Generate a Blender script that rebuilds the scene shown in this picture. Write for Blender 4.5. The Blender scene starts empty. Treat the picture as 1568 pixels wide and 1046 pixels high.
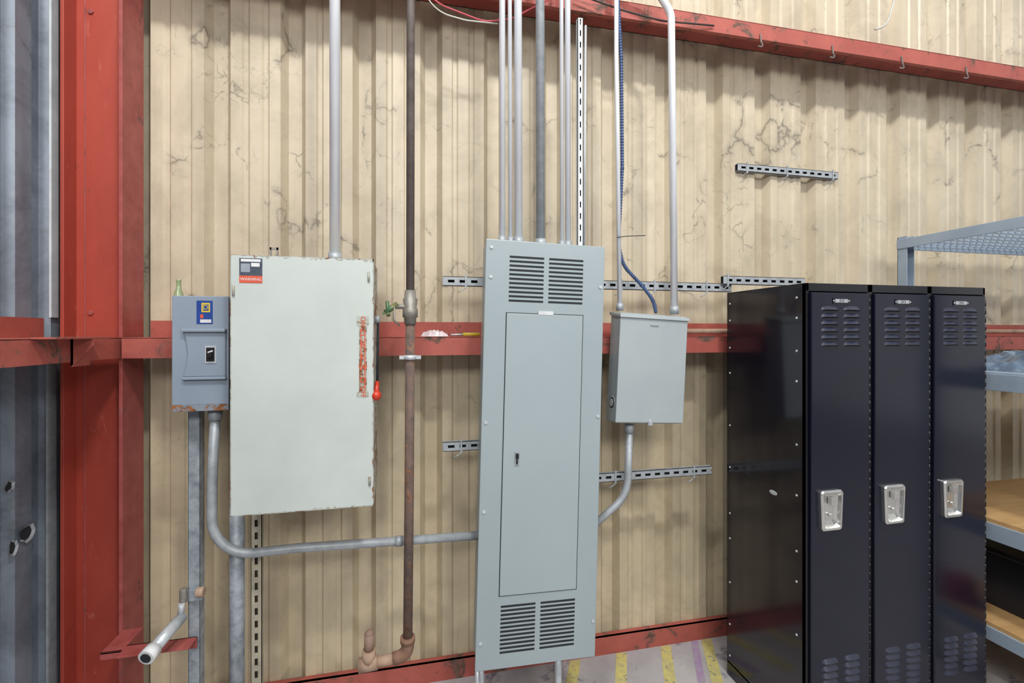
import bpy, math, random
from mathutils import Vector, Matrix
random.seed(4)
S = bpy.context.scene
COL = S.collection

# ------------------------------------------------------------------ materials
def lin(r, g, b):
    def f(c):
        c /= 255.0
        return c / 12.92 if c <= 0.04045 else ((c + 0.055) / 1.055) ** 2.4
    return (f(r), f(g), f(b), 1.0)

def ramp(nt, pos_cols, fac):
    n = nt.nodes.new('ShaderNodeValToRGB')
    el = n.color_ramp.elements
    while len(el) < len(pos_cols):
        el.new(0.5)
    for e, (p, c) in zip(el, pos_cols):
        e.position = p
        e.color = c
    nt.links.new(fac, n.inputs['Fac'])
    return n.outputs['Color']

def noise(nt, vec, scale, detail=6, rough=0.6, dist=0.0, stretch=None):
    if stretch:
        m = nt.nodes.new('ShaderNodeMapping')
        m.inputs['Scale'].default_value = stretch
        nt.links.new(vec, m.inputs['Vector'])
        vec = m.outputs['Vector']
    n = nt.nodes.new('ShaderNodeTexNoise')
    n.inputs['Scale'].default_value = scale
    n.inputs['Detail'].default_value = detail
    n.inputs['Roughness'].default_value = rough
    n.inputs['Distortion'].default_value = dist
    nt.links.new(vec, n.inputs['Vector'])
    return n.outputs['Fac']

def mix(nt, fac, a, b, mode='MIX'):
    n = nt.nodes.new('ShaderNodeMix')
    n.data_type = 'RGBA'
    n.blend_type = mode
    for sock, val in ((n.inputs['Factor'], fac), (n.inputs[6], a), (n.inputs[7], b)):
        if isinstance(val, (int, float, tuple)):
            sock.default_value = val
        else:
            nt.links.new(val, sock)
    return n.outputs[2]

def mathn(nt, op, a, b=0.0, clamp=False):
    n = nt.nodes.new('ShaderNodeMath')
    n.operation = op
    n.use_clamp = clamp
    for i, val in enumerate((a, b)):
        if isinstance(val, (int, float)):
            n.inputs[i].default_value = val
        else:
            nt.links.new(val, n.inputs[i])
    return n.outputs[0]

K0 = (0, 0, 0, 1); K1 = (1, 1, 1, 1)

def M(name, c1, c2=None, scale=6, rough=0.5, metal=0.0, stretch=None, rust=None, rustcol=(120, 62, 34),
      rscale=7, bump=0.0, bscale=60, spec=0.5, coat=0.0, scr=None):
    m = bpy.data.materials.new(name)
    m.use_nodes = True
    nt = m.node_tree
    bs = nt.nodes['Principled BSDF']
    tc = nt.nodes.new('ShaderNodeTexCoord').outputs['Object']
    c2 = c2 or tuple(max(0, x * 0.85) for x in c1)
    col = ramp(nt, [(0.32, lin(*c1)), (0.68, lin(*c2))], noise(nt, tc, scale, 8, 0.62, 0.3, stretch))
    if scr:
        f = ramp(nt, [(0.60, K0), (0.68, K1)], noise(nt, tc, 34, 9, 0.75, 0.6, (1, 1, 0.35)))
        f = mathn(nt, 'MULTIPLY', f, 0.55)
        col = mix(nt, f, col, lin(*scr))
    if rust:
        f = ramp(nt, [(rust, K0), (rust + 0.07, K1)], noise(nt, tc, rscale, 10, 0.72, 0.8))
        rc = ramp(nt, [(0.3, lin(*rustcol)), (0.7, lin(*[x * 0.55 for x in rustcol]))], noise(nt, tc, 40, 6))
        col = mix(nt, f, col, rc)
        r = mathn(nt, 'ADD', mathn(nt, 'MULTIPLY', f, 0.85 - rough), rough, True)
        nt.links.new(r, bs.inputs['Roughness'])
    else:
        bs.inputs['Roughness'].default_value = rough
    nt.links.new(col, bs.inputs['Base Color'])
    bs.inputs['Metallic'].default_value = metal
    bs.inputs['Specular IOR Level'].default_value = spec
    bs.inputs['Coat Weight'].default_value = coat
    bs.inputs['Coat Roughness'].default_value = 0.08
    if bump:
        b = nt.nodes.new('ShaderNodeBump')
        b.inputs['Strength'].default_value = bump
        b.inputs['Distance'].default_value = 0.004
        nt.links.new(noise(nt, tc, bscale, 5, 0.6), b.inputs['Height'])
        nt.links.new(b.outputs['Normal'], bs.inputs['Normal'])
    return m

def siding_mat(name, ca, cb, dirt, lines=True, grime=0.5, low=None, metal=0.0):
    m = bpy.data.materials.new(name)
    m.use_nodes = True
    nt = m.node_tree
    bs = nt.nodes['Principled BSDF']
    tc = nt.nodes.new('ShaderNodeTexCoord').outputs['Object']
    col = ramp(nt, [(0.3, lin(*ca)), (0.7, lin(*cb))], noise(nt, tc, 1.3, 5, 0.55, 0.2, (1.6, 1.6, 0.5)))
    sx = nt.nodes.new('ShaderNodeSeparateXYZ'); nt.links.new(tc, sx.inputs[0])
    mr = nt.nodes.new('ShaderNodeMapRange')
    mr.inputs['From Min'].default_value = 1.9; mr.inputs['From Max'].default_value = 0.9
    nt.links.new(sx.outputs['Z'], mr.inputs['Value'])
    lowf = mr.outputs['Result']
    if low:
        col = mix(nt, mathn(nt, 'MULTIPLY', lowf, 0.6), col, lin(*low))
    f = ramp(nt, [(0.44, K0), (0.70, K1)], noise(nt, tc, 3.2, 9, 0.70, 0.5))
    col = mix(nt, mathn(nt, 'MULTIPLY', f, grime), col, lin(*dirt))
    f = ramp(nt, [(0.50, K0), (0.70, K1)], noise(nt, tc, 6, 6, 0.6, 0.1, (1.6, 1.6, 0.14)))
    col = mix(nt, mathn(nt, 'MULTIPLY', f, 0.28), col, lin(*dirt))
    if lines:
        nz = nt.nodes.new('ShaderNodeTexNoise')
        nz.inputs['Scale'].default_value = 4
        nz.inputs['Detail'].default_value = 6
        nt.links.new(tc, nz.inputs['Vector'])
        vm = nt.nodes.new('ShaderNodeVectorMath'); vm.operation = 'MULTIPLY_ADD'
        nt.links.new(nz.outputs['Color'], vm.inputs[0])
        vm.inputs[1].default_value = (0.40, 0.40, 0.40)
        nt.links.new(tc, vm.inputs[2])
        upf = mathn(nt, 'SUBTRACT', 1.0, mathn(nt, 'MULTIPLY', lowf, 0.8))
        for sc, wdt, thr, amt in ((2.1, 0.013, 0.50, 0.62), (2.1, 0.060, 0.52, 0.30), (5.6, 0.034, 0.56, 0.62), (12.0, 0.06, 0.60, 0.60)):
            v = nt.nodes.new('ShaderNodeTexVoronoi')
            v.feature = 'DISTANCE_TO_EDGE'
            v.inputs['Scale'].default_value = sc
            nt.links.new(vm.outputs['Vector'], v.inputs['Vector'])
            ln = ramp(nt, [(0.0, K1), (wdt, K0)], v.outputs['Distance'])
            mk = ramp(nt, [(thr, K0), (thr + 0.09, K1)], noise(nt, tc, 1.8 + sc * 0.13, 7, 0.7, 1.0))
            ff = mathn(nt, 'MULTIPLY', mathn(nt, 'MULTIPLY', ln, mk), amt)
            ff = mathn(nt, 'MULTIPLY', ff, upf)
            col = mix(nt, ff, col, lin(84, 77, 68))
        f = ramp(nt, [(0.58, K0), (0.74, K1)], noise(nt, tc, 5, 12, 0.80, 1.0))
        col = mix(nt, mathn(nt, 'MULTIPLY', f, 0.50), col, lin(108, 100, 88))
    nt.links.new(col, bs.inputs['Base Color'])
    bs.inputs['Roughness'].default_value = 0.42
    bs.inputs['Metallic'].default_value = metal
    b = nt.nodes.new('ShaderNodeBump')
    b.inputs['Strength'].default_value = 0.25
    b.inputs['Distance'].default_value = 0.01
    nt.links.new(noise(nt, tc, 4, 4, 0.5, 0, (1, 1, 0.3)), b.inputs['Height'])
    nt.links.new(b.outputs['Normal'], bs.inputs['Normal'])
    return m

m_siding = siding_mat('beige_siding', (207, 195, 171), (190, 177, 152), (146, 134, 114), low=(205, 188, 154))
m_gsiding = siding_mat('grey_siding', (158, 168, 180), (122, 132, 144), (72, 78, 86), True, 0.75, metal=0.2)
m_streak = M('pale_light_streak', (220, 226, 230), rough=0.4)  # near-white colour stands in for a bright streak of light
m_girt = M('red_primer', (176, 92, 80), (154, 76, 66), 5, 0.6, rust=0.55, rustcol=(128, 96, 84), bump=0.2, scr=(120, 74, 64))
m_colred = M('red_paint_column', (176, 76, 60), (150, 58, 46), 2.2, 0.42, rust=0.64, rustcol=(120, 56, 44), scr=(190, 116, 102), stretch=(1, 1, 0.5))
m_colpink = M('red_paint_weathered', (168, 86, 82), (142, 64, 60), 14, 0.5, rust=0.60, rustcol=(146, 98, 96))
m_box_pale = M('pale_green_enamel', (196, 203, 198), (182, 190, 185), 2.2, 0.38, rust=0.68, rustcol=(158, 152, 138), rscale=6)
m_box_edge = M('pale_green_edge', (182, 190, 182), (156, 154, 138), 30, 0.5, rust=0.50, rustcol=(150, 92, 52), rscale=18)
m_panel = M('grey_enamel', (154, 166, 169), (147, 159, 163), 1.5, 0.36)
m_panel2 = M('grey_enamel_door', (157, 169, 172), (151, 163, 167), 1.5, 0.34)
m_sbox = M('grey_enamel_small', (166, 174, 176), (156, 165, 168), 3, 0.38)
m_brk = M('bluegrey_enamel', (142, 154, 168), (130, 143, 157), 3, 0.4)
m_brk_rust = M('bluegrey_rusted', (132, 144, 154), (122, 134, 144), 6, 0.5, rust=0.45, rustcol=(160, 100, 52), rscale=14)
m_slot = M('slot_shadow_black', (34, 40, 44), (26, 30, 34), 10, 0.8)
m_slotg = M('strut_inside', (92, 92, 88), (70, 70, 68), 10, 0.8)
m_galv = M('galvanised', (206, 211, 214), (182, 188, 192), 30, 0.34, 0.25, stretch=(1, 1, 0.25))
m_galv2 = M('galvanised_dull', (172, 177, 180), (146, 152, 157), 26, 0.45, 0.2)
m_emt = M('emt_bright', (238, 241, 244), (222, 226, 231), 20, 0.28, 0.2, stretch=(1, 1, 0.2))
m_strutp = M('strut_mottled', (170, 178, 184), (116, 124, 132), 22, 0.5, 0.2, rust=0.64, rustcol=(120, 114, 110), rscale=20)
m_pipe = M('painted_pipe', (128, 118, 112), (98, 88, 84), 12, 0.5, 0.1, rust=0.60, rustcol=(150, 98, 74), rscale=20)
m_rustpipe = M('rusty_pipe', (118, 96, 84), (84, 74, 70), 22, 0.85, 0.0, rust=0.54, rustcol=(150, 106, 80), rscale=16, bump=0.6)
m_rustfit = M('rusty_fitting', (140, 106, 86), (110, 82, 66), 22, 0.85, 0.0, bump=0.5)
m_beigefit = M('painted_fitting', (176, 150, 128), (146, 118, 98), 16, 0.75, bump=0.3)
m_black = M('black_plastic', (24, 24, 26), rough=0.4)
m_locker = M('navy_black_enamel', (14, 16, 34), (11, 13, 28), 3, 0.19, spec=0.4, coat=0.05)
m_louver_lit = M('navy_black_louver_lit', (34, 38, 58), (26, 30, 48), 3, 0.30, spec=0.6)  # navy lightened to paint in the overhead highlight on the louvers
m_lockside = M('navy_black_side', (22, 20, 30), (17, 16, 27), 2, 0.14, spec=0.6, coat=0.2)
m_lockedge = M('black_trim', (10, 10, 18), (8, 8, 14), 6, 0.25)
m_chrome = M('satin_nickel', (222, 222, 218), (200, 200, 196), 12, 0.22, 0.92)
m_white = M('white_label', (226, 228, 228), rough=0.5)
m_film = M('white_film', (214, 206, 208), (196, 172, 176), 30, 0.3)
m_navy = M('label_dark', (52, 62, 78), (70, 80, 94), 60, 0.5)
m_blue = M('label_blue', (30, 70, 150), (26, 60, 132), 20, 0.4)
m_yellow = M('label_yellow', (226, 200, 70), rough=0.4)
m_orange = M('label_orange', (214, 92, 62), (200, 78, 52), 20, 0.5)
m_redknob = M('red_knob', (200, 60, 36), (180, 48, 28), 10, 0.35)
m_greenp = M('green_brass', (52, 110, 84), (120, 110, 60), 40, 0.5, 0.3)
m_brass = M('weathered_steel', (152, 148, 140), (116, 112, 104), 30, 0.45, 0.3)
m_bluecab = M('blue_cable', (76, 100, 142), (54, 72, 112), 40, 0.45)
m_wred = M('red_wire', (200, 80, 92), rough=0.5)
m_wwhite = M('white_wire', (206, 206, 196), rough=0.5)
m_dark = M('dark_wire', (60, 54, 50), rough=0.6)
m_rack = M('rack_blue_grey', (160, 174, 188), (142, 158, 174), 6, 0.4)
m_wood = M('plywood', (206, 168, 116), (186, 146, 96), 6, 0.6, stretch=(0.5, 4, 4))
m_film_b = M('blue_film', (120, 140, 160), (70, 86, 110), 18, 0.2, bump=0.5)
m_darkbin = M('dark_bin', (40, 42, 50), (26, 28, 34), 5, 0.4)
m_glass = M('green_bottle', (160, 176, 134), (130, 148, 104), 8, 0.15)
m_floor = M('concrete', (186, 183, 182), (156, 153, 155), 3, 0.7, rust=0.58, rustcol=(150, 144, 158), rscale=4, bump=0.3)
m_fyel = M('floor_yellow', (208, 196, 112), (178, 170, 124), 24, 0.6, rust=0.55, rustcol=(160, 158, 154), rscale=26)
m_fpur = M('floor_purple', (160, 124, 168), (164, 156, 166), 20, 0.6)
m_bstrut = M('strut_beige', (178, 170, 150), (152, 146, 130), 14, 0.5, 0.1)
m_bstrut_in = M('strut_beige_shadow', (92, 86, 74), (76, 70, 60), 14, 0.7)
m_farwall = M('far_wall', (176, 176, 176), (150, 150, 152), 0.8, 0.8)

# ------------------------------------------------------------------ mesh builder
class MB:
    def __init__(s):
        s.v = []; s.f = []; s.m = []; s.sm = []; s.mats = []
    def mi(s, mat):
        if mat not in s.mats:
            s.mats.append(mat)
        return s.mats.index(mat)
    def add(s, vs, fs, mat, smooth=False):
        o = len(s.v); k = s.mi(mat)
        s.v += [tuple(v) for v in vs]
        for f in fs:
            s.f.append(tuple(i + o for i in f)); s.m.append(k); s.sm.append(smooth)
        return s
    def box(s, x0, x1, y0, y1, z0, z1, mat):
        vs = [(x, y, z) for x in (x0, x1) for y in (y0, y1) for z in (z0, z1)]
        fs = [(0, 1, 3, 2), (4, 6, 7, 5), (0, 4, 5, 1), (2, 3, 7, 6), (0, 2, 6, 4), (1, 5, 7, 3)]
        return s.add(vs, fs, mat)
    def tube(s, pts, r, mat, n=16, caps=True):
        pts = [Vector(p) for p in pts]
        rs = r if isinstance(r, (list, tuple)) else [r] * len(pts)
        t0 = (pts[1] - pts[0]).normalized()
        a = Vector((0, 0, 1)) if abs(t0.z) < 0.9 else Vector((1, 0, 0))
        u = t0.cross(a).normalized()
        vs = []; fs = []
        for i, p in enumerate(pts):
            if i == 0: t = t0
            elif i == len(pts) - 1: t = (pts[i] - pts[i - 1]).normalized()
            else:
                t = ((pts[i] - pts[i - 1]).normalized() + (pts[i + 1] - pts[i]).normalized())
                t = t.normalized() if t.length > 1e-6 else t0
            u = (u - t * u.dot(t)).normalized()
            w = t.cross(u)
            for k in range(n):
                an = 2 * math.pi * k / n
                vs.append(p + (u * math.cos(an) + w * math.sin(an)) * rs[i])
        for i in range(len(pts) - 1):
            for k in range(n):
                a_ = i * n + k; b_ = i * n + (k + 1) % n
                fs.append((a_, b_, b_ + n, a_ + n))
        s.add(vs, fs, mat, True)
        if caps:
            o = len(s.v) - len(vs); k = s.mi(mat)
            s.f.append(tuple(o + i for i in reversed(range(n)))); s.m.append(k); s.sm.append(False)
            s.f.append(tuple(o + (len(pts) - 1) * n + i for i in range(n))); s.m.append(k); s.sm.append(False)
        return s
    def prism(s, outline, y0, y1, mat):
        n = len(outline)
        vs = [(x, y0, z) for x, z in outline] + [(x, y1, z) for x, z in outline]
        fs = [tuple(range(n)), tuple(reversed(range(n, 2 * n)))]
        fs += [(i, i + n, (i + 1) % n + n, (i + 1) % n) for i in range(n)]
        return s.add(vs, fs, mat)
    def sphere(s, c, r, mat, n=12, sc=(1, 1, 1)):
        vs = []; fs = []
        for i in range(n + 1):
            th = math.pi * i / n
            for k in range(n * 2):
                ph = math.pi * k / n
                vs.append((c[0] + r * sc[0] * math.sin(th) * math.cos(ph), c[1] + r * sc[1] * math.sin(th) * math.sin(ph), c[2] + r * sc[2] * math.cos(th)))
        for i in range(n):
            for k in range(2 * n):
                a = i * 2 * n + k; b = i * 2 * n + (k + 1) % (2 * n)
                fs.append((a, b, b + 2 * n, a + 2 * n))
        return s.add(vs, fs, mat, True)
    def obj(s, name, parent=None, bevel=0.0, loc=None, rot=None):
        me = bpy.data.meshes.new(name)
        me.from_pydata(s.v, [], s.f)
        for mt in s.mats: me.materials.append(mt)
        for p, k, sm in zip(me.polygons, s.m, s.sm):
            p.material_index = k; p.use_smooth = sm
        me.validate(); me.update()
        import bmesh
        bm = bmesh.new(); bm.from_mesh(me)
        bmesh.ops.recalc_face_normals(bm, faces=bm.faces)
        bm.to_mesh(me); bm.free()
        ob = bpy.data.objects.new(name, me)
        COL.objects.link(ob)
        if bevel:
            b = ob.modifiers.new('bevel', 'BEVEL'); b.width = bevel; b.segments = 2
            b.limit_method = 'ANGLE'; b.angle_limit = math.radians(50)
        if parent: ob.parent = parent
        if loc: ob.location = loc
        if rot: ob.rotation_euler = rot
        return ob

def empty(name, loc=(0, 0, 0), rot=(0, 0, 0)):
    e = bpy.data.objects.new(name, None)
    e.empty_display_size = 0.1
    e.location = loc; e.rotation_euler = rot
    COL.objects.link(e)
    return e

def fillet(pts, rad, seg=8):
    pts = [Vector(p) for p in pts]
    out = [pts[0]]
    for i in range(1, len(pts) - 1):
        a, b, c = pts[i - 1], pts[i], pts[i + 1]
        d1 = (a - b).normalized(); d2 = (c - b).normalized()
        ang = d1.angle(d2)
        if ang > math.pi - 0.01:
            out.append(b); continue
        L = min(rad / math.tan(ang / 2), (a - b).length * 0.49 if i > 1 else (a - b).length * 0.98, (c - b).length * 0.49 if i < len(pts) - 2 else (c - b).length * 0.98)
        r = L * math.tan(ang / 2)
        ctr = b + (d1 + d2).normalized() * (r / math.sin(ang / 2))
        p1 = b + d1 * L; p2 = b + d2 * L
        v1 = p1 - ctr; v2 = p2 - ctr
        tot = v1.angle(v2); ax = v1.cross(v2).normalized()
        for k in range(seg + 1):
            out.append(ctr + Matrix.Rotation(tot * k / seg, 3, ax) @ v1)
    out.append(pts[-1])
    return out

def text(body, size, mat, loc, parent=None, rot=(math.pi / 2, 0, 0), name='lettering'):
    cu = bpy.data.curves.new(name, 'FONT')
    cu.body = body; cu.size = size; cu.extrude = 0.0004
    cu.align_x = 'CENTER'; cu.align_y = 'CENTER'
    cu.materials.append(mat)
    ob = bpy.data.objects.new(name, cu)
    COL.objects.link(ob)
    ob.location = loc; ob.rotation_euler = rot
    if parent: ob.parent = parent
    return ob

# ------------------------------------------------------------------ room shell
def rib_profile(start, end, center, per=0.305, dep=0.042, md=0.007, minors=(0.1125, 0.1925), ow=0.052, iw=0.028):
    n0 = int(math.floor((start - center) / per)) - 1
    n1 = int(math.ceil((end - center) / per)) + 1
    pr = []
    for n in range(n0, n1 + 1):
        c = center + n * per
        pr += [(c - ow, 0), (c - iw, dep), (c + iw, dep), (c + ow, 0)]
        for mo in minors:
            pr += [(c + mo - 0.016, 0), (c + mo - 0.008, md), (c + mo + 0.008, md), (c + mo + 0.016, 0)]
    return [(a, b) for a, b in pr if start <= a <= end]

pr = [(-1.36, 0.0)] + rib_profile(-1.36, 6.5, -0.53) + [(6.5, 0.0)]
mb = MB()
vs = []; fs = []
zs = [0.0, 5.6]
for z in zs:
    for a, b in pr: vs.append((a, b, z))
n = len(pr)
for i in range(n - 1): fs.append((i, i + 1, i + 1 + n, i + n))
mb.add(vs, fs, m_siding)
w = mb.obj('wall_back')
sm = w.modifiers.new('solid', 'SOLIDIFY'); sm.thickness = 0.001; sm.offset = 1

pr = [(-5.0, 0.0)] + rib_profile(-5.0, -0.001, -0.33, per=0.16, dep=0.03, minors=(), ow=0.045, iw=0.030) + [(0.0, 0.0)]
mb = MB(); vs = []; fs = []
for z in zs:
    for a, b in pr: vs.append((-1.36 - b, a, z))
n = len(pr)
for i in range(n - 1): fs.append((i, i + 1, i + 1 + n, i + n))
mb.add(vs, fs, m_gsiding)
# torn holes in the sheet
for (yy, zz, ry, rz) in ((-0.24, 0.925, 0.026, 0.026), (-0.315, 1.115, 0.014, 0.014), (-0.30, 0.90, 0.014, 0.020)):
    ring = []; disk = []
    for k in range(14):
        an = 2 * math.pi * k / 14; j = random.uniform(0.8, 1.2)
        disk.append((-1.358, yy + ry * j * math.cos(an), zz + rz * j * math.sin(an)))
        ring.append((-1.352, yy + ry * 1.35 * j * math.cos(an), zz + rz * 1.35 * j * math.sin(an)))
    mb.add(disk, [tuple(range(14))], m_slot)
    mb.add(disk + ring, [(k, (k + 1) % 14, 14 + (k + 1) % 14, 14 + k) for k in range(14)], m_galv2)
mb.obj('wall_left')
MB().box(-6, 9, -9.1, -9.0, 0, 4.6, m_farwall).obj('unseen_bounce_wall')  # unseen wall behind the camera, added for locker reflections and frontal bounce
MB().box(-6, 9, -9.0, 0.05, -0.12, 0.0, m_floor).obj('floor')

mb = MB()
def stripe(x, y0, y1, sh, w_, mat):
    vs = [(x, y0, 0.0015), (x + w_, y0, 0.0015), (x + w_ + sh, y1, 0.0015), (x + sh, y1, 0.0015)]
    mb.add(vs, [(0, 1, 2, 3)], mat)
for x in (0.62, 0.87, 1.12, 1.36):
    stripe(x, -0.32, -0.035, 0.14, 0.06, m_fyel)
stripe(1.30, -0.30, -0.035, 0.14, 0.04, m_fpur)
mb.obj('floor_paint_stripes')

def zgirt(name, x0, x1, zweb, yf=-0.2):
    b = MB()
    b.box(x0, x1, yf, -0.002, zweb, zweb + 0.004, m_girt)
    b.box(x0, x1, yf, yf + 0.004, zweb - 0.073, zweb + 0.002, m_girt)
    b.box(x0, x1, yf, yf + 0.02, zweb - 0.076, zweb - 0.073, m_girt)
    b.box(x0, x1, -0.006, -0.002, zweb, zweb + 0.073, m_girt)
    return b.obj(name)
zgirt('wall_girt', -1.085, 6.4, 1.620)
zgirt('wall_girt.001', -1.085, 6.4, 3.212)
b = MB()
b.box(-1.358, -1.10, -5.0, -0.172, 1.620, 1.624, m_girt)
b.box(-1.104, -1.10, -5.0, -0.172, 1.545, 1.622, m_girt)
b.box(-1.358, -1.352, -5.0, -0.17, 1.622, 1.696, m_girt)
b.box(-1.099, -1.035, -0.60, -0.355, 1.622, 1.628, m_girt)
b.add([(-1.099, -0.44, 1.622), (-1.035, -0.44, 1.622), (-1.035, -0.44, 1.60), (-1.099, -0.44, 1.53),
       (-1.099, -0.434, 1.622), (-1.035, -0.434, 1.622), (-1.035, -0.434, 1.60), (-1.099, -0.434, 1.53)],
      [(0, 1, 2, 3), (7, 6, 5, 4), (0, 4, 5, 1), (1, 5, 6, 2), (2, 6, 7, 3), (3, 7, 4, 0)], m_girt)
b.box(-1.099, -1.092, -0.44, -0.36, 1.53, 1.622, m_girt)
b.obj('wall_girt.002')
b = MB()
b.box(-1.085, 6.4, -0.030, -0.024, 0.0, 0.096, m_girt)
b.box(-1.085, 6.4, -0.030, -0.001, 0.090, 0.096, m_girt)
b.obj('baseboard_back')
MB().box(-1.356, -1.348, -0.140, -0.105, 1.70, 5.6, m_streak).box(-1.356, -1.348, -0.155, -0.115, 0.0, 1.54, m_galv2).obj('light_streak_strip')  # pale upper strip paints a light streak; grey strip continues it below

# steel column
b = MB()
b.box(-1.290, -1.105, -0.106, -0.094, 0.0, 5.6, m_colred)
b.box(-1.110, -1.098, -0.172, -0.030, 0.0, 5.6, m_colpink)
b.box(-1.300, -1.288, -0.172, -0.030, 0.0, 5.6, m_colred)
b.box(-1.30, -1.098, -0.18, -0.02, 0.0, 0.012, m_colred)
b.box(-1.262, -1.257, -0.1085, -0.106, 0.0, 5.6, m_colpink)
for z in (1.72, 1.52, 2.9):
    b.tube([(-1.24, -0.112, z), (-1.24, -0.104, z)], 0.010, m_colpink, 6)
b.obj('steel_column', bevel=0.0015)

# ------------------------------------------------------------------ slotted strut
def strut(name, axis, a0, a1, c, yf, mat=m_galv2, ties=(), hw=0.0205, dep=0.021, sl=0.006, back=m_slot, gap=0.022):
    b = MB()
    def bx(a, a_, t, t_, y, y_, mt=mat):
        if axis == 'x': b.box(a, a_, y, y_, c + t, c + t_, mt)
        else: b.box(c + t, c + t_, y, y_, a, a_, mt)
    bx(a0, a1, -hw, -sl, yf, yf + 0.0025)
    bx(a0, a1, sl, hw, yf, yf + 0.0025)
    bx(a0, a1, -hw, -hw + 0.0025, yf, yf + dep)
    bx(a0, a1, hw - 0.0025, hw, yf, yf + dep)
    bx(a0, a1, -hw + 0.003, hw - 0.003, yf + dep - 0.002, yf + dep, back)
    p = a0
    while p < a1:
        bx(p, min(p + gap, a1), -sl, sl, yf, yf + 0.0025)
        p += 0.050
    for t in ties:
        if axis == 'x':
            b.box(t - 0.004, t + 0.004, yf - 0.004, yf + 0.001, c - hw - 0.01, c + hw + 0.01, mat)
            b.tube([(t, yf - 0.003, c - hw - 0.008), (t - 0.02, yf - 0.006, c - hw - 0.02), (t - 0.035, yf - 0.002, c - hw - 0.028)], 0.0022, mat, 6)
    return b.obj(name)

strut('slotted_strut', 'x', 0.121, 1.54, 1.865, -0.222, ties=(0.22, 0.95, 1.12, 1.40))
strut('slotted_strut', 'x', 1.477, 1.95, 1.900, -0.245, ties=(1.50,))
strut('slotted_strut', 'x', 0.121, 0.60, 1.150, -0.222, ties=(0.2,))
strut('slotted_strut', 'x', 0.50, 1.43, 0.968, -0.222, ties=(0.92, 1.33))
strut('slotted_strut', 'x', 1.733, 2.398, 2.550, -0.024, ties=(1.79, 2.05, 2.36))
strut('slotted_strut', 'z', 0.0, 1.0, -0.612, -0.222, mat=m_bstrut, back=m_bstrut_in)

b = MB()
b.box(-0.835, -0.795, -0.262, -0.259, 0.0, 1.356, m_strutp)
b.box(-0.835, -0.832, -0.262, -0.222, 0.0, 1.356, m_strutp)
b.box(-0.798, -0.795, -0.262, -0.222, 0.0, 1.356, m_strutp)
b.box(-0.835, -0.795, -0.224, -0.222, 0.0, 1.356, m_strutp)
b.box(-0.845, -0.785, -0.270, -0.262, 0.63, 0.67, m_strutp)
b.tube([(-0.80, -0.275, 0.665), (-0.775, -0.275, 0.665)], 0.018, m_beigefit, 12)
b.tube([(-0.840, -0.285, 0.64), (-0.840, -0.285, 0.69)], 0.013, m_brass, 10)
b.obj('strut_post', bevel=0.001)

b = MB()
b.box(-1.03, -0.80, -0.335, -0.27, 0.490, 0.496, m_colpink)
b.box(-1.03, -0.80, -0.276, -0.270, 0.455, 0.496, m_colpink)
b.box(-1.098, -1.03, -0.30, -0.166, 0.490, 0.496, m_colpink)
b.box(-1.098, -1.03, -0.30, -0.294, 0.470, 0.496, m_colpink)
b.obj('angle_bracket', bevel=0.001)
b = MB()
b.tube([(-0.845, -0.285, 0.585), (-0.874, -0.415, 0.556)], 0.020, m_galv, 18)
b.tube([(-0.8735, -0.412, 0.5565), (-0.881, -0.447, 0.549)], 0.026, m_white, 18)
b.tube([(-0.8809, -0.4465, 0.5492), (-0.8815, -0.4495, 0.5485)], 0.017, m_slot, 18)
b.tube([(-0.847, -0.29, 0.585), (-0.842, -0.296, 0.62), (-0.840, -0.30, 0.64)], 0.010, m_galv, 10)
b.obj('pipe_stub')

# ------------------------------------------------------------------ large disconnect box
e = empty('safety_switch_box', (-0.385, -0.45, 1.458))
W, H, D = 0.239, 0.455, 0.248
b = MB(); b.box(-W + 0.004, W - 0.004, 0.012, D - 0.022, -H + 0.006, H - 0.004, m_box_edge); b.obj('enclosure', e, 0.003)
b = MB(); b.box(-W, W, 0.0, 0.014, -H, H, m_box_pale); b.obj('cover', e, 0.003)
b = MB()
def ragged(x0, z0, x1, z1, nx, nz, amp, n_=60):
    vs = []; fs = []
    for i in range(n_ + 1):
        t = i / n_
        x = x0 + (x1 - x0) * t; z = z0 + (z1 - z0) * t
        d = amp * (random.random() ** 4) + 0.0010
        vs += [(x, -0.0007, z), (x + nx * d, -0.0007, z + nz * d)]
    for i in range(n_):
        fs.append((2 * i, 2 * i + 1, 2 * i + 3, 2 * i + 2))
    b.add(vs, fs, m_box_edge)
ragged(-W, -H, W, -H, 0, 1, 0.010)
ragged(-W, H, W, H, 0, -1, 0.012)
ragged(W, -H, W, H, -1, 0, 0.006)
ragged(-W, -H, -W, H, 1, 0, 0.003)
b.obj('rusted_hem', e)
b = MB()
b.box(-0.210, -0.137, -0.0015, 0.001, 0.383, 0.444, m_navy)
b.box(-0.205, -0.142, -0.0022, -0.0010, 0.432, 0.441, m_white)
b.box(-0.172, -0.145, -0.0022, -0.0010, 0.415, 0.428, m_white)
b.box(-0.205, -0.176, -0.0022, -0.0010, 0.395, 0.425, M('label_grey', (150, 158, 168), rough=0.5))
b.box(-0.210, -0.137, -0.0015, 0.001, 0.358, 0.383, m_orange)
b.obj('rating_label', e)
text('WARNING', 0.014, m_white, (-0.173, -0.002, 0.370), e)
b = MB()
b.prism([(0.180, 0.246), (0.222, 0.246), (0.222, 0.215), (0.215, 0.210), (0.215, -0.030), (0.222, -0.036), (0.222, -0.052), (0.180, -0.052), (0.180, -0.036), (0.188, -0.03), (0.188, 0.205), (0.180, 0.215)], -0.0012, 0.001, m_box_edge)
b.obj('switch_label', e)
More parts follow.
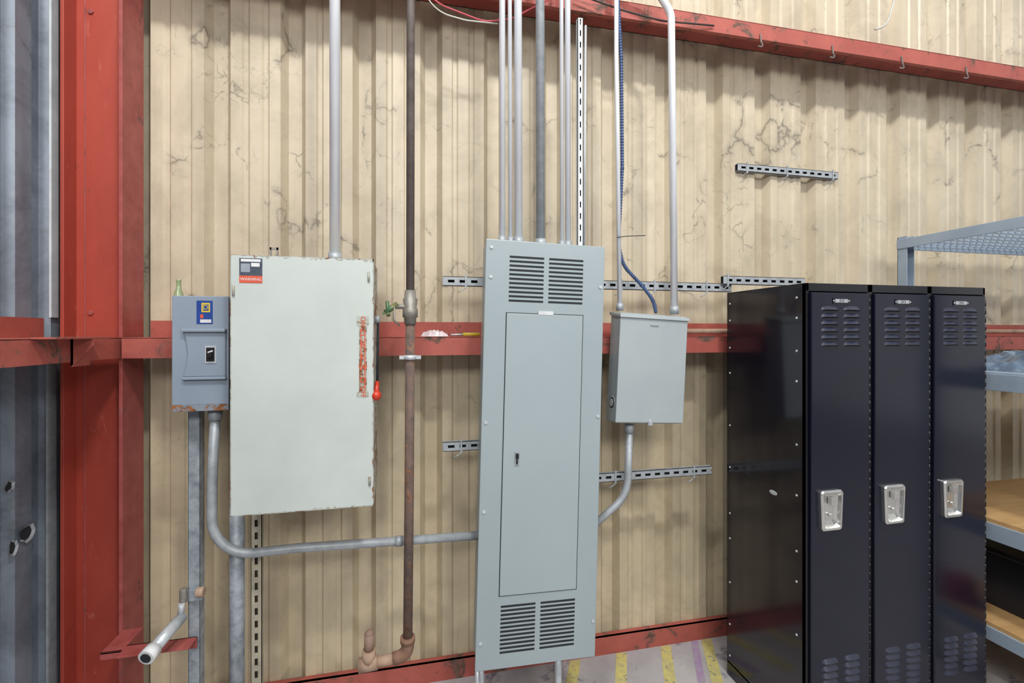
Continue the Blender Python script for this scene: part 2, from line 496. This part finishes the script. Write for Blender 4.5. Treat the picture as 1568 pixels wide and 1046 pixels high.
for i, ch in enumerate(['ON', 'D', 'E', 'L', 'W', 'O', 'OFF']):
    text(ch, 0.030 if len(ch) == 1 else 0.024, m_orange, (0.2015, -0.0018, 0.225 - i * 0.043), e, rot=(math.pi / 2, math.pi / 2 if len(ch) > 1 else 0, 0))
b = MB()
b.box(0.193, 0.196, -0.002, 0.0, 0.06, 0.20, m_orange); b.box(0.207, 0.210, -0.002, 0.0, -0.02, 0.18, m_orange)
b.obj('label_bars', e)
b = MB()
b.tube([(W + 0.008, 0.10, 0.235), (W + 0.010, 0.06, 0.10), (W + 0.010, 0.035, -0.02)], 0.005, m_slot, 10)
b.tube([(W - 0.004, 0.10, 0.235), (W + 0.016, 0.10, 0.235)], 0.016, m_galv2, 14)
b.tube([(W + 0.010, 0.035, 0.0), (W + 0.008, 0.012, -0.05)], [0.007, 0.012], m_redknob, 14)
b.sphere((W + 0.008, 0.012, -0.050), 0.019, m_redknob, 10)
b.obj('lever_handle', e)
b = MB()
for x, z in ((0.222, 0.39), (0.225, -0.36), (-0.228, 0.33)):
    b.tube([(x, -0.003, z - 0.018), (x, -0.003, z + 0.018)], 0.004, m_box_edge, 8)
b.box(-0.17, -0.164, 0.20, 0.206, H - 0.01, H + 0.065, m_brass)
b.box(-0.146, -0.14, 0.20, 0.206, H - 0.01, H + 0.065, m_brass)
b.box(-0.17, -0.14, 0.20, 0.206, H + 0.055, H + 0.065, m_brass)
b.box(-0.15, 0.15, D - 0.023, D + 0.001, H - 0.12, H - 0.08, m_galv2)
b.box(-0.15, 0.15, D - 0.023, D + 0.001, 0.10, 0.14, m_galv2)
b.obj('latches_and_mounts', e)

# ------------------------------------------------------------------ small circuit breaker enclosure
e = empty('breaker_enclosure', (-0.757, -0.35, 1.566))
W, H, D = 0.090, 0.206, 0.125
b = MB(); b.box(-W, W, 0.008, D, -H, H, m_brk); b.obj('enclosure', e, 0.003)
b = MB(); b.box(-W - 0.002, W + 0.002, 0.0, 0.012, -H + 0.02, H + 0.003, m_brk)
b.obj('cover', e, 0.003)
b = MB(); b.box(-W - 0.002, W + 0.002, 0.0006, 0.016, -H - 0.003, -H + 0.024, m_brk_rust); b.obj('rusted_bottom_lip', e, 0.002)
b = MB()
o = [(-0.055, 0.085), (0.085, 0.085), (0.085, -0.085), (-0.055, -0.085), (-0.046, -0.05), (-0.040, 0.0), (-0.046, 0.05)]
b.prism(o[::-1], -0.008, 0.004, m_brk)
b.obj('raised_shroud', e, 0.005)
b = MB()
b.box(-0.055, 0.087, -0.020, 0.0, 0.078, 0.090, m_brk)
b.box(-0.055, 0.087, -0.014, 0.0, -0.094, -0.084, m_brk)
b.obj('shroud_ribs', e, 0.003)
b = MB()
b.box(0.018, 0.055, -0.0105, -0.006, -0.035, 0.028, m_galv)
b.box(0.023, 0.050, -0.0125, -0.008, -0.028, 0.022, m_black)
b.box(0.029, 0.044, -0.024, -0.010, -0.014, 0.000, m_black)
b.tube([(0.030, -0.016, 0.004), (0.046, -0.016, 0.010)], 0.003, m_white, 8)
b.obj('toggle', e, 0.001)
b = MB()
b.box(-0.012, 0.040, -0.0015, 0.001, 0.108, 0.192, m_blue)
b.box(0.004, 0.032, -0.0022, -0.001, 0.150, 0.184, m_yellow)
b.box(0.009, 0.027, -0.0028, -0.002, 0.156, 0.178, m_blue)
b.box(0.000, 0.036, -0.0022, -0.001, 0.112, 0.124, m_white)
b.box(0.000, 0.010, -0.0024, -0.0015, 0.128, 0.142, m_orange)
b.obj('maker_label', e)
text('D', 0.024, m_yellow, (0.018, -0.003, 0.167), e)

b = MB()
b.tube([(-0.925, -0.13, 1.624), (-0.925, -0.13, 1.79), (-0.925, -0.13, 1.82), (-0.925, -0.13, 1.85), (-0.925, -0.13, 1.855)], [0.018, 0.018, 0.009, 0.008, 0.010], m_glass, 16)
b.obj('glass_bottle')

# ------------------------------------------------------------------ main panelboard
pc = (0.519, -0.38, 1.143)
e = empty('electrical_panelboard', pc, (0, math.radians(1.5), 0))
W, H = 0.257, 0.873
b = MB(); b.box(-W + 0.012, W - 0.012, 0.010, 0.157, -H + 0.012, H - 0.006, m_panel); b.obj('enclosure', e, 0.002)
b = MB(); b.box(-W, W, 0.0, 0.012, -H, H, m_panel); b.obj('trim_cover', e, 0.003)
b = MB()
b.box(-0.168, 0.166, -0.0012, 0.002, -0.578, 0.578, m_slot)
b.obj('door_gap', e)
b = MB(); b.box(-0.165, 0.163, -0.0045, 0.0, -0.575, 0.575, m_panel2); b.obj('door', e, 0.002)
b = MB()
for (z0, z1, nr) in ((0.618, 0.815, 11), (-0.815, -0.612, 12)):
    for i in range(nr):
        z = z0 + (z1 - z0) * (i + 0.5) / nr
        for xa, xb in ((-0.158, -0.012), (0.010, 0.160)):
            b.box(xa, xb, -0.0008, 0.002, z - 0.0042, z + 0.0042, m_slot)
b.obj('vent_slots', e)
b = MB()
for x, z in ((-0.235, 0.84), (0.240, 0.70), (-0.235, 0.72), (0.243, 0.15), (-0.240, 0.13), (-0.238, -0.76), (0.243, -0.72), (-0.238, -0.23)):
    b.tube([(x, -0.004, z), (x, 0.001, z)], 0.007, m_galv, 12)
b.box(-0.032, 0.032, -0.0055, 0.0, 0.573, 0.588, m_white)
b.obj('screws_and_tag', e)
b = MB()
b.box(-0.117, -0.099, -0.009, -0.004, -0.045, 0.010, m_galv2)
b.box(-0.114, -0.102, -0.016, -0.008, -0.018, 0.004, m_black)
b.box(-0.112, -0.104, -0.012, -0.008, -0.040, -0.022, m_slot)
b.obj('door_latch', e, 0.001)

# ------------------------------------------------------------------ small junction box
e = empty('junction_box', (1.047, -0.33, 1.478), (0, math.radians(3.0), 0))
W, H = 0.166, 0.245
b = MB(); b.box(-W + 0.004, W - 0.004, 0.006, 0.105, -H, H, m_sbox); b.obj('enclosure', e, 0.002)
b = MB()
b.box(-W, W, -0.004, 0.010, -H + 0.004, H - 0.012, m_sbox)
b.obj('cover', e, 0.003)
b = MB()
b.add([(-W - 0.004, -0.012, H - 0.020), (W + 0.004, -0.012, H - 0.020), (W + 0.004, -0.010, H - 0.006), (-W - 0.004, -0.010, H - 0.006),
       (-W - 0.004, 0.108, H + 0.010), (W + 0.004, 0.108, H + 0.010), (-W - 0.004, 0.108, H - 0.006), (W + 0.004, 0.108, H - 0.006)],
      [(0, 1, 2, 3), (3, 2, 5, 4), (0, 3, 4, 6), (1, 7, 5, 2), (0, 6, 7, 1), (6, 4, 5, 7)], m_sbox)
b.obj('rain_hood', e, 0.002)
b = MB()
b.tube([(-W + 0.003, 0.05, -H + 0.085), (-W + 0.0055, 0.05, -H + 0.085)], 0.030, m_galv, 20)
b.tube([(-W + 0.001, 0.05, -H + 0.085), (-W + 0.003, 0.05, -H + 0.085)], 0.024, m_slot, 20)
b.tube([(-W - 0.001, 0.05, -H + 0.085), (-W + 0.001, 0.05, -H + 0.085)], 0.018, m_galv, 20)
b.tube([(-0.0, -0.006, -H + 0.015), (0, -0.001, -H + 0.015)], 0.006, m_galv, 10)
b.box(-0.01, 0.01, -0.010, 0.0, -H - 0.006, -H + 0.010, m_sbox)
b.box(-0.02, 0.02, -0.008, -0.002, H - 0.05, H - 0.045, m_panel)
b.obj('knockout_and_screw', e)

# ------------------------------------------------------------------ conduits and pipes
TOP = 5.5
def conduit(name, pts, r, mat, rad=0.0, n=16, fittings=()):
    b = MB()
    b.tube(fillet(pts, rad) if rad else pts, r, mat, n)
    for p0, p1, rr in fittings:
        b.tube([p0, p1], rr, m_galv2 if mat != m_rustpipe else m_rustfit, n)
    return b.obj(name)

conduit('electrical_conduit', [(-0.300, -0.33, 1.914), (-0.302, -0.33, TOP)], 0.0205, m_emt, fittings=[((-0.300, -0.33, 1.914), (-0.300, -0.33, 1.95), 0.026)])
py = -0.30
for x0, x1, r, mat in ((0.366, 0.366, 0.013, m_emt), (0.402, 0.392, 0.009, m_emt), (0.438, 0.428, 0.017, m_emt), (0.535, 0.528, 0.0195, m_galv2),
                       (0.632, 0.624, 0.009, m_emt), (0.660, 0.654, 0.0125, m_emt)):
    zb = 2.012 - (x0 - 0.5) * 0.026
    conduit('electrical_conduit', [(x0, py, zb), (x1, py, TOP)], r, mat, fittings=[((x0, py, zb), (x0, py, zb + 0.035), r + 0.005)])
strut('slotted_strut', 'z', 2.016, 3.02, 0.712, -0.315, mat=m_galv, hw=0.013, sl=0.003, gap=0.024, back=m_slotg)
conduit('electrical_conduit', [(0.734, py, 2.012), (0.742, py, 3.0)], 0.005, m_galv, n=10)

conduit('electrical_conduit', [(0.912, -0.285, 1.742), (0.895, -0.285, 2.9), (0.895, -0.285, TOP)], 0.010, m_emt, fittings=[((0.912, -0.285, 1.742), (0.912, -0.285, 1.775), 0.016)])
conduit('electrical_conduit', [(1.186, -0.285, 1.728), (1.170, -0.285, 3.13), (1.08, -0.285, 3.24), (0.98, -0.285, 3.26), (0.93, -0.285, 3.36), (0.93, -0.285, TOP)], 0.0165, m_emt, rad=0.10,
        fittings=[((1.186, -0.285, 1.728), (1.186, -0.285, 1.765), 0.021)])
pts = [(0.905, -0.262, 4.0), (0.912, -0.262, 3.2), (0.930, -0.262, 2.9), (0.935, -0.262, 2.4), (0.915, -0.265, 2.05), (0.935, -0.27, 1.95), (1.03, -0.27, 1.86), (1.09, -0.27, 1.79), (1.10, -0.27, 1.733)]
fp = fillet(pts, 0.12, 10)
b = MB()
b.tube(fp, 0.007, m_bluecab, 10)
for i in range(len(fp) - 1):
    seg = fp[i + 1] - fp[i]; L = seg.length
    k = 0.0
    while k < L:
        p = fp[i] + seg * (k / L); q = p + seg.normalized() * 0.005
        b.tube([p, q], 0.0088, m_bluecab, 10)
        k += 0.013
b.obj('armored_cable')
conduit('tie_wire', [(0.89, -0.30, 2.07), (0.93, -0.31, 2.075), (0.99, -0.31, 2.08), (1.03, -0.30, 2.085)], 0.002, m_dark, n=6)

conduit('electrical_conduit', [(0.965, -0.275, 1.222), (0.955, -0.275, 0.90), (0.75, -0.275, 0.745)], 0.0165, m_galv2, rad=0.16,
        fittings=[((0.9645, -0.275, 1.222), (0.963, -0.275, 1.185), 0.021)])

conduit('electrical_conduit', [(-0.728, -0.297, 1.357), (-0.739, -0.297, 1.10), (-0.742, -0.297, 0.800), (-0.45, -0.297, 0.806), (0.27, -0.297, 0.789)], 0.0175, m_galv2, rad=0.17,
        fittings=[((-0.728, -0.297, 1.357), (-0.73, -0.297, 1.315), 0.024), ((-0.075, -0.297, 0.797), (-0.045, -0.297, 0.7955), 0.021)])
conduit('drop_pipe', [(-0.672, -0.248, 1.0), (-0.672, -0.248, 0.0)], 0.026, m_strutp)

conduit('electrical_conduit', [(0.275, -0.30, 0.275), (0.275, -0.30, 0.0)], 0.013, m_galv)
conduit('electrical_conduit', [(0.255, -0.33, 0.275), (0.255, -0.33, 0.0)], 0.009, m_galv)
conduit('electrical_conduit', [(0.615, -0.30, 0.265), (0.615, -0.30, 0.0)], 0.015, m_galv)
conduit('gas_line', [(1.33, -0.12, 1.650), (6.0, -0.12, 1.650)], 0.013, m_beigefit)

e = empty('rusty_water_pipe')
x0 = -0.015; y0 = -0.345
b = MB(); b.tube([(x0, y0, 1.80), (x0 + 0.006, y0, TOP)], 0.0165, m_pipe, 18); b.obj('upper_pipe', e)
b = MB(); b.tube([(x0 - 0.010, y0, 0.39), (x0 - 0.004, y0, 1.0), (x0, y0, 1.70)], 0.0185, m_rustpipe, 18); b.obj('lower_pipe', e)
b = MB()
b.tube([(x0, y0, 1.675), (x0, y0, 1.70), (x0, y0, 1.705), (x0, y0, 1.735), (x0, y0, 1.74), (x0, y0, 1.775), (x0, y0, 1.78), (x0, y0, 1.81)],
       [0.024, 0.024, 0.031, 0.031, 0.026, 0.030, 0.024, 0.022], m_brass, 10)
b.tube([(x0, y0, 1.745), (x0 - 0.055, y0 - 0.01, 1.745)], 0.010, m_brass, 10)
b.tube([(x0 - 0.05, y0 - 0.01, 1.755), (x0 - 0.095, y0 - 0.02, 1.72)], 0.011, m_greenp, 10)
b.tube([(x0 - 0.082, y0 - 0.02, 1.705), (x0 - 0.088, y0 - 0.02, 1.765)], 0.007, m_greenp, 8)
b.tube([(x0 - 0.06, y0 - 0.02, 1.745), (x0 - 0.062, y0 - 0.025, 1.69), (x0 - 0.04, y0 - 0.02, 1.67)], 0.004, m_brass, 8)
b.box(x0 - 0.105, x0 - 0.075, y0 - 0.028, y0 - 0.018, 1.712, 1.722, m_greenp)
b.obj('valve', e)
b = MB()
b.tube([(x0, y0, 1.535), (x0, y0, 1.553)], 0.025, m_galv, 16)
b.box(x0 - 0.042, x0 + 0.042, y0 - 0.006, y0 + 0.006, 1.537, 1.551, m_galv)
b.box(x0 - 0.008, x0 + 0.008, y0, -0.205, 1.537, 1.551, m_galv)
b.obj('pipe_clamp', e)
b = MB()
el = fillet([(x0 - 0.010, y0, 0.43), (x0 - 0.010, y0, 0.365), (x0 - 0.065, y0, 0.355)], 0.04)
b.tube(el, 0.025, m_rustfit, 16)
b.tube([(x0 - 0.010, y0, 0.415), (x0 - 0.010, y0, 0.435)], 0.029, m_rustfit, 16)
b.tube([(x0 - 0.055, y0, 0.356), (x0 - 0.150, y0, 0.350)], 0.020, m_beigefit, 16)
b.tube([(x0 - 0.125, y0, 0.352), (x0 - 0.195, y0, 0.348)], 0.027, m_beigefit, 16)
b.tube([(x0 - 0.158, y0, 0.35), (x0 - 0.158, y0, 0.405)], 0.026, m_beigefit, 16)
m_pp = M('dull_brown_pipe', (150, 124, 108), (124, 100, 86), 20, 0.7)
b.tube([(x0 - 0.158, y0, 0.39), (x0 - 0.156, y0, 0.465)], 0.0185, m_pp, 16)
b.sphere((x0 - 0.156, y0, 0.465), 0.0185, m_pp, 8)
b.obj('bottom_elbow', e)

conduit('loose_wire', fillet([(0.02, -0.22, 3.16), (0.08, -0.22, 3.06), (0.30, -0.23, 3.00), (0.42, -0.23, 3.03), (0.62, -0.23, 3.16)], 0.15), 0.0035, m_wred, n=8)
conduit('loose_wire', fillet([(-0.01, -0.22, 3.18), (0.09, -0.22, 3.02), (0.22, -0.23, 2.995), (0.36, -0.23, 3.0)], 0.15), 0.003, m_wwhite, n=8)
conduit('loose_wire', fillet([(2.55, -0.20, 3.75), (2.56, -0.21, 3.45), (2.50, -0.22, 3.30), (2.42, -0.22, 3.27)], 0.12), 0.005, m_wwhite, n=8)
conduit('loose_wire', fillet([(0.72, -0.23, 3.19), (0.95, -0.24, 3.14), (1.15, -0.24, 3.12), (1.45, -0.21, 3.16)], 0.2), 0.004, m_dark, n=8)
for x in (1.72, 2.16, 2.62, 3.08):
    conduit('hanging_hook', fillet([(x, -0.205, 3.16), (x, -0.21, 3.115), (x + 0.015, -0.21, 3.09), (x - 0.01, -0.20, 3.10)], 0.01), 0.004, m_pipe, n=8)

def crumple(name, x0, x1, y0, y1, z0, h, mat, nx=16, ny=8):
    vs = []; fs = []
    for j in range(ny + 1):
        for i in range(nx + 1):
            u = i / nx; v = j / ny
            ed = math.sin(math.pi * u) * math.sin(math.pi * v)
            vs.append((x0 + (x1 - x0) * u + random.uniform(-.004, .004), y0 + (y1 - y0) * v, z0 + (max(ed, 0) ** 0.4) * h * random.uniform(0.45, 1.0)))
    for j in range(ny):
        for i in range(nx):
            a = j * (nx + 1) + i
            fs.append((a, a + 1, a + nx + 2, a + nx + 1))
    b = MB(); b.add(vs, fs, mat); return b.obj(name)
crumple('plastic_wrap', 0.03, 0.15, -0.17, -0.08, 1.626, 0.032, m_film)
b = MB(); b.tube([(0.215, -0.15, 1.634), (0.29, -0.14, 1.634)], 0.009, m_yellow, 10); b.tube([(0.16, -0.15, 1.633), (0.215, -0.15, 1.634)], 0.004, m_galv, 8); b.obj('screwdriver')

# ------------------------------------------------------------------ lockers
LX, LY, LB, LH = 1.476, -0.725, -0.272, 1.834
LW = 0.908
e = empty('metal_lockers')
b = MB()
b.box(LX, LX + 0.004, LY + 0.002, LB, 0.0, LH, m_lockside)
b.box(LX + LW - 0.004, LX + LW, LY + 0.002, LB, 0.0, LH, m_lockside)
b.box(LX, LX + LW, LB - 0.004, LB, 0.0, LH, m_lockedge)
b.box(LX, LX + LW, LY + 0.004, LB, LH - 0.004, LH, m_lockside)
b.box(LX, LX + LW, LY + 0.02, LB, 0.06, 0.07, m_lockedge)
for k in (1, 2):
    b.box(LX + LW * k / 3 - 0.004, LX + LW * k / 3 + 0.004, LY + 0.01, LB, 0.0, LH, m_lockedge)
b.obj('body', e, 0.001)
b = MB()
for k in range(4):
    xc = LX + LW * k / 3
    a, c = (xc - 0.013, xc + 0.013)
    if k == 0: a = xc
    if k == 3: c = xc
    b.box(a, c, LY, LY + 0.02, 0.0, LH, m_lockedge)
b.box(LX, LX + LW, LY, LY + 0.02, LH - 0.032, LH, m_lockedge)
b.box(LX, LX + LW, LY, LY + 0.02, 0.0, 0.07, m_lockedge)
b.obj('front_frame', e, 0.002)
for k in range(3):
    xa = LX + LW * k / 3 + 0.011; xb = LX + LW * (k + 1) / 3 - 0.013
    if k == 0: xa += 0.002
    xm = (xa + xb) / 2
    b = MB()
    b.box(xa, xb, LY - 0.010, LY + 0.006, 0.075, LH - 0.036, m_locker)
    b.obj('door_%d' % (k + 1), e, 0.004)
    b = MB()
    yf = LY - 0.010
    for (zt, nr) in ((LH - 0.100, 6), (0.37, 6)):
        for i in range(nr):
            z = zt - i * 0.0275
            for s_ in (-1, 1):
                x_a = xm + s_ * 0.052 - 0.040; x_b = xm + s_ * 0.052 + 0.040
                n_ = 8; vs = []; fs = []
                for q in range(n_ + 1):
                    t = q / n_
                    xx = x_a + (x_b - x_a) * t
                    bul = math.sin(math.pi * t) ** 0.4 if 0 < t < 1 else 0
                    vs += [(xx, yf + 0.0005, z + 0.004 + 0.008 * bul), (xx, yf - 0.012 * bul, z - 0.004 + 0.001 * bul), (xx, yf + 0.0005, z - 0.008)]
                for q in range(n_):
                    o = q * 3
                    fs += [(o, o + 3, o + 4, o + 1)]
                b.add(vs, fs, m_louver_lit, True)
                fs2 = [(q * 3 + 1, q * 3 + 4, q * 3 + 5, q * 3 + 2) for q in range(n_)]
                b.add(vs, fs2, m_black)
    b.obj('louvers_%d' % (k + 1), e)
    b = MB()
    zt = LH - 0.068
    b.box(xm - 0.040, xm + 0.040, yf - 0.002, yf, zt - 0.011, zt + 0.011, m_lockedge)
    b.box(xm - 0.030, xm + 0.030, yf - 0.003, yf - 0.001, zt - 0.007, zt + 0.007, m_galv2)
    b.tube([(xm - 0.036, yf - 0.003, zt), (xm - 0.036, yf, zt)], 0.003, m_galv, 8)
    b.tube([(xm + 0.036, yf - 0.003, zt), (xm + 0.036, yf, zt)], 0.003, m_galv, 8)
    b.obj('number_plate_%d' % (k + 1), e)
    text(['212', '213', '214'][k], 0.015, m_lockedge, (xm, yf - 0.0032, zt), e)
    xh = xm - 0.056; zh = 0.958
    def rr(w0, w1, h, r, n_=5):
        pts = []
        for cx, cz, a0 in ((w1 - r, h - r, 0), (-(w1 - r), h - r, 90), (-(w0 - r), -(h - r), 180), (w0 - r, -(h - r), 270)):
            for i in range(n_ + 1):
                an = math.radians(a0 + 90 * i / n_)
                pts.append((cx + r * math.cos(an), cz + r * math.sin(an)))
        return pts
    loops = [(rr(0.046, 0.052, 0.078, 0.014), yf + 0.002), (rr(0.046, 0.052, 0.078, 0.014), yf - 0.012), (rr(0.042, 0.048, 0.074, 0.012), yf - 0.017),
             (rr(0.036, 0.042, 0.066, 0.012), yf - 0.017), (rr(0.031, 0.037, 0.060, 0.012), yf - 0.004), (rr(0.020, 0.025, 0.043, 0.010), yf - 0.0005)]
    vs = []; fs = []
    N = len(loops[0][0])
    for lp, yy in loops:
        vs += [(xh + p[0], yy, zh + p[1]) for p in lp]
    for j in range(len(loops) - 1):
        for i in range(N):
            a = j * N + i; c = j * N + (i + 1) % N
            fs.append((a, c, c + N, a + N))
    fs.append(tuple((len(loops) - 1) * N + i for i in range(N)))
    b = MB(); b.add(vs, fs, m_chrome, False)
    b.box(xh - 0.010, xh + 0.012, yf - 0.020, yf - 0.002, zh + 0.022, zh + 0.050, m_chrome)
    b.tube([(xh, yf - 0.012, zh - 0.020), (xh, yf - 0.002, zh - 0.020)], 0.006, m_chrome, 10)
    b.obj('handle_%d' % (k + 1), e, 0.0015)
    b = MB()
    z = 0.12
    while z < LH - 0.06:
        b.tube([(xb + 0.006, LY - 0.004, z), (xb + 0.006, LY - 0.004, z + 0.028)], 0.0038, m_lockedge, 8)
        z += 0.034
    b.obj('hinge_%d' % (k + 1), e)
b = MB()
for yy in (LY + 0.045, LB - 0.02):
    for z in (1.78, 1.70, 1.57, 1.45, 1.20, 1.0, 0.78, 0.66, 0.45, 0.25, 0.1):
        b.tube([(LX - 0.003, yy, z), (LX + 0.001, yy, z)], [0.003, 0.006], m_galv, 10)
b.sphere((LX, -0.56, 0.97), 0.012, m_galv, 8, (0.15, 1.8, 0.8))
b.obj('rivets', e)

# ------------------------------------------------------------------ storage rack on the right
e = empty('storage_rack')
RX, RX2, RB, RF = 2.57, 4.40, -0.22, -1.13
b = MB()
for x in (RX, RX2 - 0.05):
    for y in (RF, RB - 0.05):
        b.box(x, x + 0.004, y, y + 0.05, 0.0, 2.16, m_rack)
        yy = y if y == RF else y + 0.046
        b.box(x, x + 0.05, yy, yy + 0.004, 0.0, 2.16, m_rack)
        b.box(x + 0.046, x + 0.05, y, y + 0.05, 0.0, 2.16, m_rack)
b.obj('posts', e, 0.001)
b = MB()
for z, h in ((2.145, 0.05), (1.455, 0.075), (0.775, 0.075), (0.30, 0.06)):
    b.box(RX - 0.004, RX + 0.002, RF, RB, z - h, z, m_rack)
    b.box(RX, RX + 0.03, RF, RB, z - 0.004, z, m_rack)
    b.box(RX2 - 0.002, RX2 + 0.004, RF, RB, z - h, z, m_rack)
    b.box(RX, RX2, RB - 0.004, RB + 0.004, z - h, z, m_rack)
    b.box(RX, RX2, RF - 0.004, RF + 0.004, z - h, z, m_rack)
b.obj('beams', e, 0.0015)
b = MB()
x = RX + 0.04
while x < RX2:
    b.box(x, x + 0.006, RF, RB, 2.128, 2.134, m_rack); x += 0.045
y = RF + 0.03
while y < RB:
    b.box(RX, RX2, y, y + 0.006, 2.120, 2.128, m_rack); y += 0.06
b.obj('wire_deck', e)
b = MB()
for z in (0.775, 0.30):
    b.box(RX + 0.006, RX2 - 0.006, RF + 0.006, RB - 0.006, z, z + 0.018, m_wood)
b.box(RX + 0.006, RX2 - 0.006, RF + 0.006, RB - 0.006, 1.455, 1.461, m_rack)
b.obj('shelves', e)
crumple('plastic_sheeting', 2.70, 3.9, -1.0, -0.3, 1.462, 0.13, m_film_b, 40, 20)
b = MB()
b.box(2.75, 3.6, -0.75, -0.35, 0.319, 0.58, m_darkbin); b.box(2.73, 3.62, -0.77, -0.33, 0.575, 0.60, m_darkbin)
b.obj('storage_bin', bevel=0.008)
b = MB()
b.tube([(2.66, -1.02, 0.319), (2.66, -1.02, 0.35), (2.66, -1.02, 0.36), (2.66, -1.02, 0.43), (2.66, -1.02, 0.44)], [0.055, 0.06, 0.062, 0.06, 0.05], m_redknob, 20)
b.obj('red_can')

# ------------------------------------------------------------------ lighting
wd = bpy.data.worlds.new('world'); S.world = wd; wd.use_nodes = True
nt = wd.node_tree
bg = nt.nodes['Background']
bg.inputs['Color'].default_value = (0.97, 0.98, 1.0, 1)
bg.inputs['Strength'].default_value = 0.80
def area(name, loc, target, sx, sy, energy, col=(1, 1, 1)):
    l = bpy.data.lights.new(name, 'AREA'); l.shape = 'RECTANGLE'; l.size = sx; l.size_y = sy; l.energy = energy; l.color = col
    o = bpy.data.objects.new(name, l); COL.objects.link(o); o.location = loc
    o.rotation_euler = (Vector(target) - Vector(loc)).to_track_quat('-Z', 'Y').to_euler()
area('high_bay_and_fill_light', (-0.9, -2.6, 5.5), (0.6, 0, 1.4), 0.6, 0.25, 72, (1, 0.99, 0.97))
area('high_bay_and_fill_light', (1.2, -3.6, 6.2), (2.6, 0, 1.2), 0.6, 0.25, 160, (1, 0.99, 0.97))
area('high_bay_and_fill_light', (-0.9, -5.6, 4.0), (0.6, 0, 0.8), 2.0, 1.0, 125, (1, 0.99, 0.98))
area('high_bay_and_fill_light', (2.5, -5.0, 3.6), (-1.3, -0.4, 1.0), 1.5, 0.8, 50, (1, 0.99, 0.98))  # added fill light, brightens the left wall and column

S.view_settings.view_transform = 'Standard'
S.view_settings.look = 'None'
S.view_settings.exposure = 0.0

# ------------------------------------------------------------------ camera
cam = bpy.data.cameras.new('camera'); cam.sensor_width = 36; cam.lens = 16.0; cam.shift_y = -0.0081
cam.clip_start = 0.05
co = bpy.data.objects.new('camera', cam); COL.objects.link(co)
co.location = (0, -2.2, 1.64)
co.rotation_euler = (math.radians(90), 0, math.radians(-12.14))
S.camera = co
